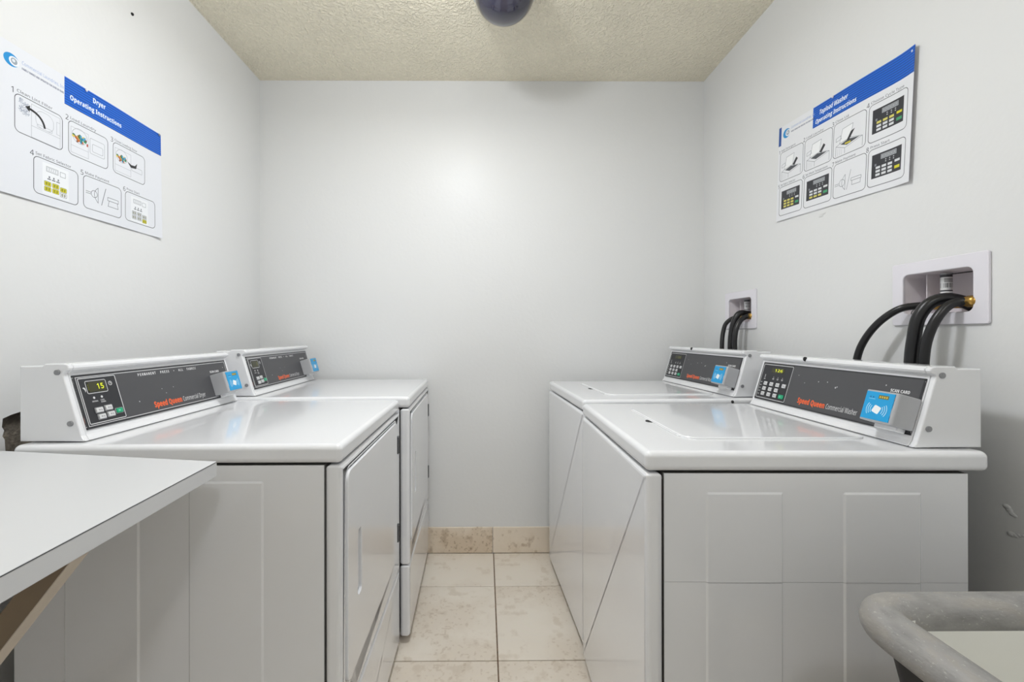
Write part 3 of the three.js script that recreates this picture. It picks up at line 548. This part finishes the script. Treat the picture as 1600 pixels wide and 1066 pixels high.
// ------------------------------------------------------------------ washer outlet boxes and hoses
const labelTex = canvasTex(256, 128, (g) => { g.fillStyle = '#d9d9d9'; g.fillRect(0, 0, 256, 128); g.fillStyle = '#3a3a3e'; for (let k = 0; k < 22; k++) g.fillRect(10 + k * 11, 62, 3 + (k * 7) % 5, 30); g.fillRect(0, 0, 256, 22); for (let k = 0; k < 3; k++) g.fillRect(16, 32 + k * 9, 190 - k * 30, 4); g.fillRect(0, 108, 256, 8); });
M.arrestor = new THREE.MeshStandardMaterial({ map: labelTex, roughness: 0.4, metalness: 0.2 });
function outletBox(d0, label) {   // d0 = near edge of the opening
  const t = group('washer_outlet_box', label, 'outlet box', 'washer outlet boxes');
  t.position.set(XR, 1.257, -(d0 + 0.0895)); t.rotation.y = -Math.PI / 2;   // local +Z into the room, +X towards the viewer
  const s = rrect(-0.119, -0.0845, 0.121, 0.0845, 0.006); s.holes.push(rrect(-0.0875, -0.0545, 0.0875, 0.0525, 0.015, THREE.Path));
  part('face_plate', extr(s, 0.007, 0.002, 2), M.plastic, t);
  const q = rrect(-0.0895, -0.0565, 0.0895, 0.0545, 0.015); q.holes.push(rrect(-0.0875, -0.0545, 0.0875, 0.0525, 0.014, THREE.Path));
  const tub = part('recess', [extr(q, 0.085).translate(0, 0, -0.085), box(0.172, 0.1, 0.003, 0, 0, -0.0845)], M.boxInner, t);
  part('divider', box(0.002, 0.075, 0.05, -0.058, 0.014, -0.055), M.boxInner, tub);
  const arr = part('hammer_arrestor', cyl(0.0115, 0.0115, 0.05, -0.012, 0.022, -0.035, 24), M.arrestor, t, 'silver cylinder with printed label');
  part('neck', cyl(0.008, 0.01, 0.014, -0.012, -0.01, -0.035), M.copper, arr); part('cap', cyl(0.012, 0.012, 0.004, -0.012, 0.047, -0.035), M.screw, arr);
  const nut = (x, y, z, r) => {   // coupling lying along the wall, hose end towards -X, valve body at its back
    const a = new THREE.CylinderGeometry(r, r, 0.014, 8); a.rotateZ(Math.PI / 2); a.translate(x, y, z);
    const b = cyl(r * 0.75, r * 0.6, 0.012, 0, 0, 0, 16); b.rotateZ(Math.PI / 2); b.translate(x - 0.012, y, z);
    const e = new THREE.SphereGeometry(r * 1.02, 16, 12); e.translate(x + 0.006, y, z);
    const c = cyl(r * 0.7, r * 0.7, 0.07, 0, 0, 0, 16); c.rotateX(Math.PI / 2); c.translate(x + 0.006, y, z - 0.035);
    return part('valve', [a, b, e, c], M.brass, t, 'brass hose coupling');
  };
  nut(-0.018, -0.034, -0.008, 0.011); nut(0.076, -0.030, -0.001, 0.014);
  part('clamp_ring', new THREE.TorusGeometry(0.014, 0.0015, 8, 24).translate(-0.052, -0.055, 0.004), M.screw, t);
  return t;
}
outletBox(1.035, 'near white outlet box with brass coupling, above the near washer');
outletBox(1.905, 'far small white outlet box in the right corner above the far washer');
function hose(name, label, pts, r, g) {
  const m = part(name, tube(pts.map(p => [p[0], p[1], -p[2]]), r, 90, 16), M.rubber, scene); m.name = numbered(name); m.userData = { label, category: 'hose', group: g };
  return m;
}
const down = (p, y = 0.62) => [[p[0] + 0.002, 0.95, p[2]], [p[0] + 0.004, 0.78, p[2]], [p[0] + 0.004, y, p[2]]];
const G1 = 'hoses of the near washer', G2 = 'hoses of the far washer';
hose('water_hose', 'black supply hose arching away left of the near outlet box', [[1.160, 1.2235, 1.150], [1.148, 1.2235, 1.166], [1.125, 1.218, 1.189], [1.105, 1.188, 1.225], [1.095, 1.138, 1.265], [1.09, 1.082, 1.288], ...down([1.09, 0, 1.30])], 0.0095, G1);
hose('drain_hose', 'thickest black hose bending out of the middle of the near outlet box', [[1.20, 1.215, 1.075], [1.17, 1.230, 1.08], [1.145, 1.237, 1.092], [1.12, 1.228, 1.103], [1.1, 1.193, 1.114], [1.092, 1.136, 1.12], [1.09, 1.077, 1.125], ...down([1.09, 0, 1.13])], 0.0145, G1);
hose('water_hose', 'black supply hose from the brass coupling of the near outlet box', [[1.154, 1.227, 1.056], [1.146, 1.227, 1.062], [1.128, 1.219, 1.068], [1.106, 1.189, 1.075], [1.092, 1.137, 1.085], [1.09, 1.079, 1.092], ...down([1.09, 0, 1.095])], 0.0105, G1);
hose('water_hose', 'thin black supply hose nearest the corner below the far outlet box', [[1.160, 1.2235, 2.02], [1.148, 1.222, 2.038], [1.125, 1.199, 2.055], [1.111, 1.155, 2.057], [1.1, 1.081, 2.047], ...down([1.1, 0, 2.045])], 0.0095, G2);
hose('drain_hose', 'thick black hose bending out of the far outlet box', [[1.20, 1.225, 1.958], [1.17, 1.238, 1.958], [1.13, 1.239, 1.958], [1.11, 1.203, 1.962], [1.1, 1.14, 1.967], [1.1, 1.08, 1.972], ...down([1.1, 0, 1.975])], 0.0135, G2);
hose('water_hose', 'black supply hose in front of the thick one below the far outlet box', [[1.154, 1.227, 1.926], [1.144, 1.224, 1.931], [1.12, 1.210, 1.928], [1.1, 1.177, 1.926], [1.09, 1.127, 1.924], [1.09, 1.082, 1.924], ...down([1.092, 0, 1.924])], 0.0105, G2);

// ------------------------------------------------------------------ wall-mounted folding table
{
  const t = group('folding_table', 'white laminate wall table on wooden braces in front of the dryer', 'table');
  t.position.set(XL, 0, -0.5);
  const P = (x, d) => [x - XL, d - 0.5];
  const pts = [P(XL + 0.004, 0.984), P(-0.529, 0.877), P(-0.504, 0.463), P(-0.479, 0.03), P(XL + 0.004, 0.03)];
  const s = new THREE.Shape(); pts.forEach((p, i) => i ? s.lineTo(p[0], p[1]) : s.moveTo(p[0], p[1])); s.closePath();
  const g = extr(s, 0.03, 0.0012, 2); g.rotateX(-Math.PI / 2); g.translate(0, 0.87, 0);
  part('tabletop', g, M.laminate, t);
  // dark joint line where the top sheet meets the edge strip
  const e = []; const edge = (a, b) => { const dx = b[0] - a[0], dz = -(b[1] - a[1]), L = Math.hypot(dx, dz), q = box(L, 0.0012, 0.0006); q.rotateY(Math.atan2(-dz, dx)); q.translate((a[0] + b[0]) / 2, 0.8985, -(a[1] + b[1]) / 2); e.push(q); };
  edge(pts[0], pts[1]); edge(pts[1], pts[2]); edge(pts[2], pts[3]);
  part('edge_joint', e, M.hinge, t, 'dark glue line under the laminate');
  part('ledger', box(0.02, 0.06, 0.78, 0.014, 0.839, -0.02), M.creamPaint, t);
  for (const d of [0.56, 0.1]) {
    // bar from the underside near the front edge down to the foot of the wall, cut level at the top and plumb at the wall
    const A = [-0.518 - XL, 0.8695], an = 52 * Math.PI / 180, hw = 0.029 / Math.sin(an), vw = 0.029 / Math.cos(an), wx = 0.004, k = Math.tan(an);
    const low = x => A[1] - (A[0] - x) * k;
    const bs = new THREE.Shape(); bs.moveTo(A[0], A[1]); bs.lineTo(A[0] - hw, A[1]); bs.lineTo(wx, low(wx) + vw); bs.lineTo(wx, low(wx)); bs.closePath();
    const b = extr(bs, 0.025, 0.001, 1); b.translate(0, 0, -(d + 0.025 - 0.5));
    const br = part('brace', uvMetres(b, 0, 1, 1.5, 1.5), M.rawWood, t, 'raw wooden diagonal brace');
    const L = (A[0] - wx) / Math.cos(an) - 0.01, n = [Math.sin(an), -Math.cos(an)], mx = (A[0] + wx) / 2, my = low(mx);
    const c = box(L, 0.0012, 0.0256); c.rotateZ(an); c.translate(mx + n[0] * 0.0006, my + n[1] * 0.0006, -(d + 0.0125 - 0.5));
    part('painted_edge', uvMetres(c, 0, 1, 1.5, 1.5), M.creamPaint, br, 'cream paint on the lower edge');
  }
}

// ------------------------------------------------------------------ laundry tub
{
  const t = group('laundry_tub', 'pale laundry tub with thick worn grey rim, beside the near washer', 'tub');
  const cx = 0.851, cd = 0.395; t.position.set(cx, 0, -cd);
  const hx = 0.274, hz = 0.27, R = 0.029, top = 0.757;
  const loop = (ax, az, r, y, n = 8) => { const p = []; for (const [sx, sz, a0] of [[1, 1, 0], [-1, 1, 1], [-1, -1, 2], [1, -1, 3]]) for (let k = 0; k <= n; k++) { const a = (a0 + k / n) * Math.PI / 2; p.push([sx * (ax - r) + Math.cos(a) * r, y, sz * (az - r) + Math.sin(a) * r]); } return p; };
  const rimPts = loop(hx, hz, 0.045, top - R, 6);
  const curve = new THREE.CurvePath(); const V = rimPts.map(p => new THREE.Vector3(...p));
  // denser, evenly spaced closed path so that the straight sides stay straight
  const dense = []; for (let i = 0; i < V.length; i++) { const a = V[i], b = V[(i + 1) % V.length], L = a.distanceTo(b), n = Math.max(1, Math.round(L / 0.02)); for (let k = 0; k < n; k++) dense.push(a.clone().lerp(b, k / n)); }
  const rg = new THREE.TubeGeometry(new THREE.CatmullRomCurve3(dense, true), 260, R, 20, true); rg.translate(0, -(top - R), 0); rg.scale(1, 0.95, 1); rg.translate(0, top - R, 0);
  const uv = rg.attributes.uv; for (let i = 0; i < uv.count; i++) uv.setXY(i, uv.getX(i) * 6, uv.getY(i));
  part('rim', rg, M.rim, t, 'thick rounded grey rim with pale scuffs');
  // basin shell: outer going down, inner coming back up
  const shell = (rings, capAt, name, mat, label) => {
    const n = rings[0].length, pos = [], idx = []; rings.forEach(r => r.forEach(p => pos.push(...p)));
    for (let j = 0; j + 1 < rings.length; j++) for (let i = 0; i < n; i++) { const a = j * n + i, b = j * n + (i + 1) % n, c = a + n, d = b + n; idx.push(a, b, c, b, d, c); }
    const c = pos.length / 3; pos.push(0, rings[capAt][0][1] - 0.004, 0); for (let i = 0; i < n; i++) idx.push(c, capAt * n + i, capAt * n + (i + 1) % n);
    const bg = new THREE.BufferGeometry(); bg.setAttribute('position', new THREE.Float32BufferAttribute(pos, 3)); bg.setIndex(idx); bg.computeVertexNormals();
    mat.side = THREE.DoubleSide; return part(name, bg, mat, t, label);
  };
  shell([loop(hx - 0.002, hz - 0.002, 0.045, top - 0.045), loop(hx - 0.012, hz - 0.012, 0.06, 0.62), loop(hx - 0.04, hz - 0.04, 0.07, 0.40), loop(hx - 0.075, hz - 0.075, 0.07, 0.375)], 3, 'outer_shell', M.pole.clone(), 'black underside of the tub');
  shell([loop(hx - 0.085, hz - 0.085, 0.065, 0.388), loop(hx - 0.055, hz - 0.055, 0.065, 0.41), loop(hx - 0.034, hz - 0.034, 0.04, 0.62), loop(hx - 0.026, hz - 0.026, 0.03, top - 0.022), loop(hx - 0.018, hz - 0.018, 0.03, top - 0.022)], 0, 'basin', M.tubWhite, 'pale moulded basin');
  part('drain', cyl(0.03, 0.03, 0.006, 0, 0.388, 0, 24), M.screw, t);
  for (const sx of [-1, 1]) for (const sz of [-1, 1]) {
    const l = rbox(0.034, 0.4, 0.034, 0.004, 0, 0, 0, 2); const m = part('leg', l, M.pole, t, 'black leg'); m.position.set(sx * (hx - 0.07), 0.2, sz * (hz - 0.07));
  }
}

// ------------------------------------------------------------------ dome camera on the ceiling
{
  const t = group('dome_camera', 'dark glossy security dome on the ceiling at the top of the picture', 'camera');
  t.position.set(0.078, CEIL, -1.71);
  const g = new THREE.SphereGeometry(0.118, 48, 24, 0, Math.PI * 2, Math.PI / 2, Math.PI / 2); g.scale(1, 0.94, 1); g.translate(0, -0.008, 0);
  part('dome', g, M.dome, t, 'smoked dark dome');
  part('base_ring', cyl(0.128, 0.128, 0.01, 0, -0.005, 0, 48), M.lampMetal, t);
}

sh(scene);
renderer.render(scene, camera);
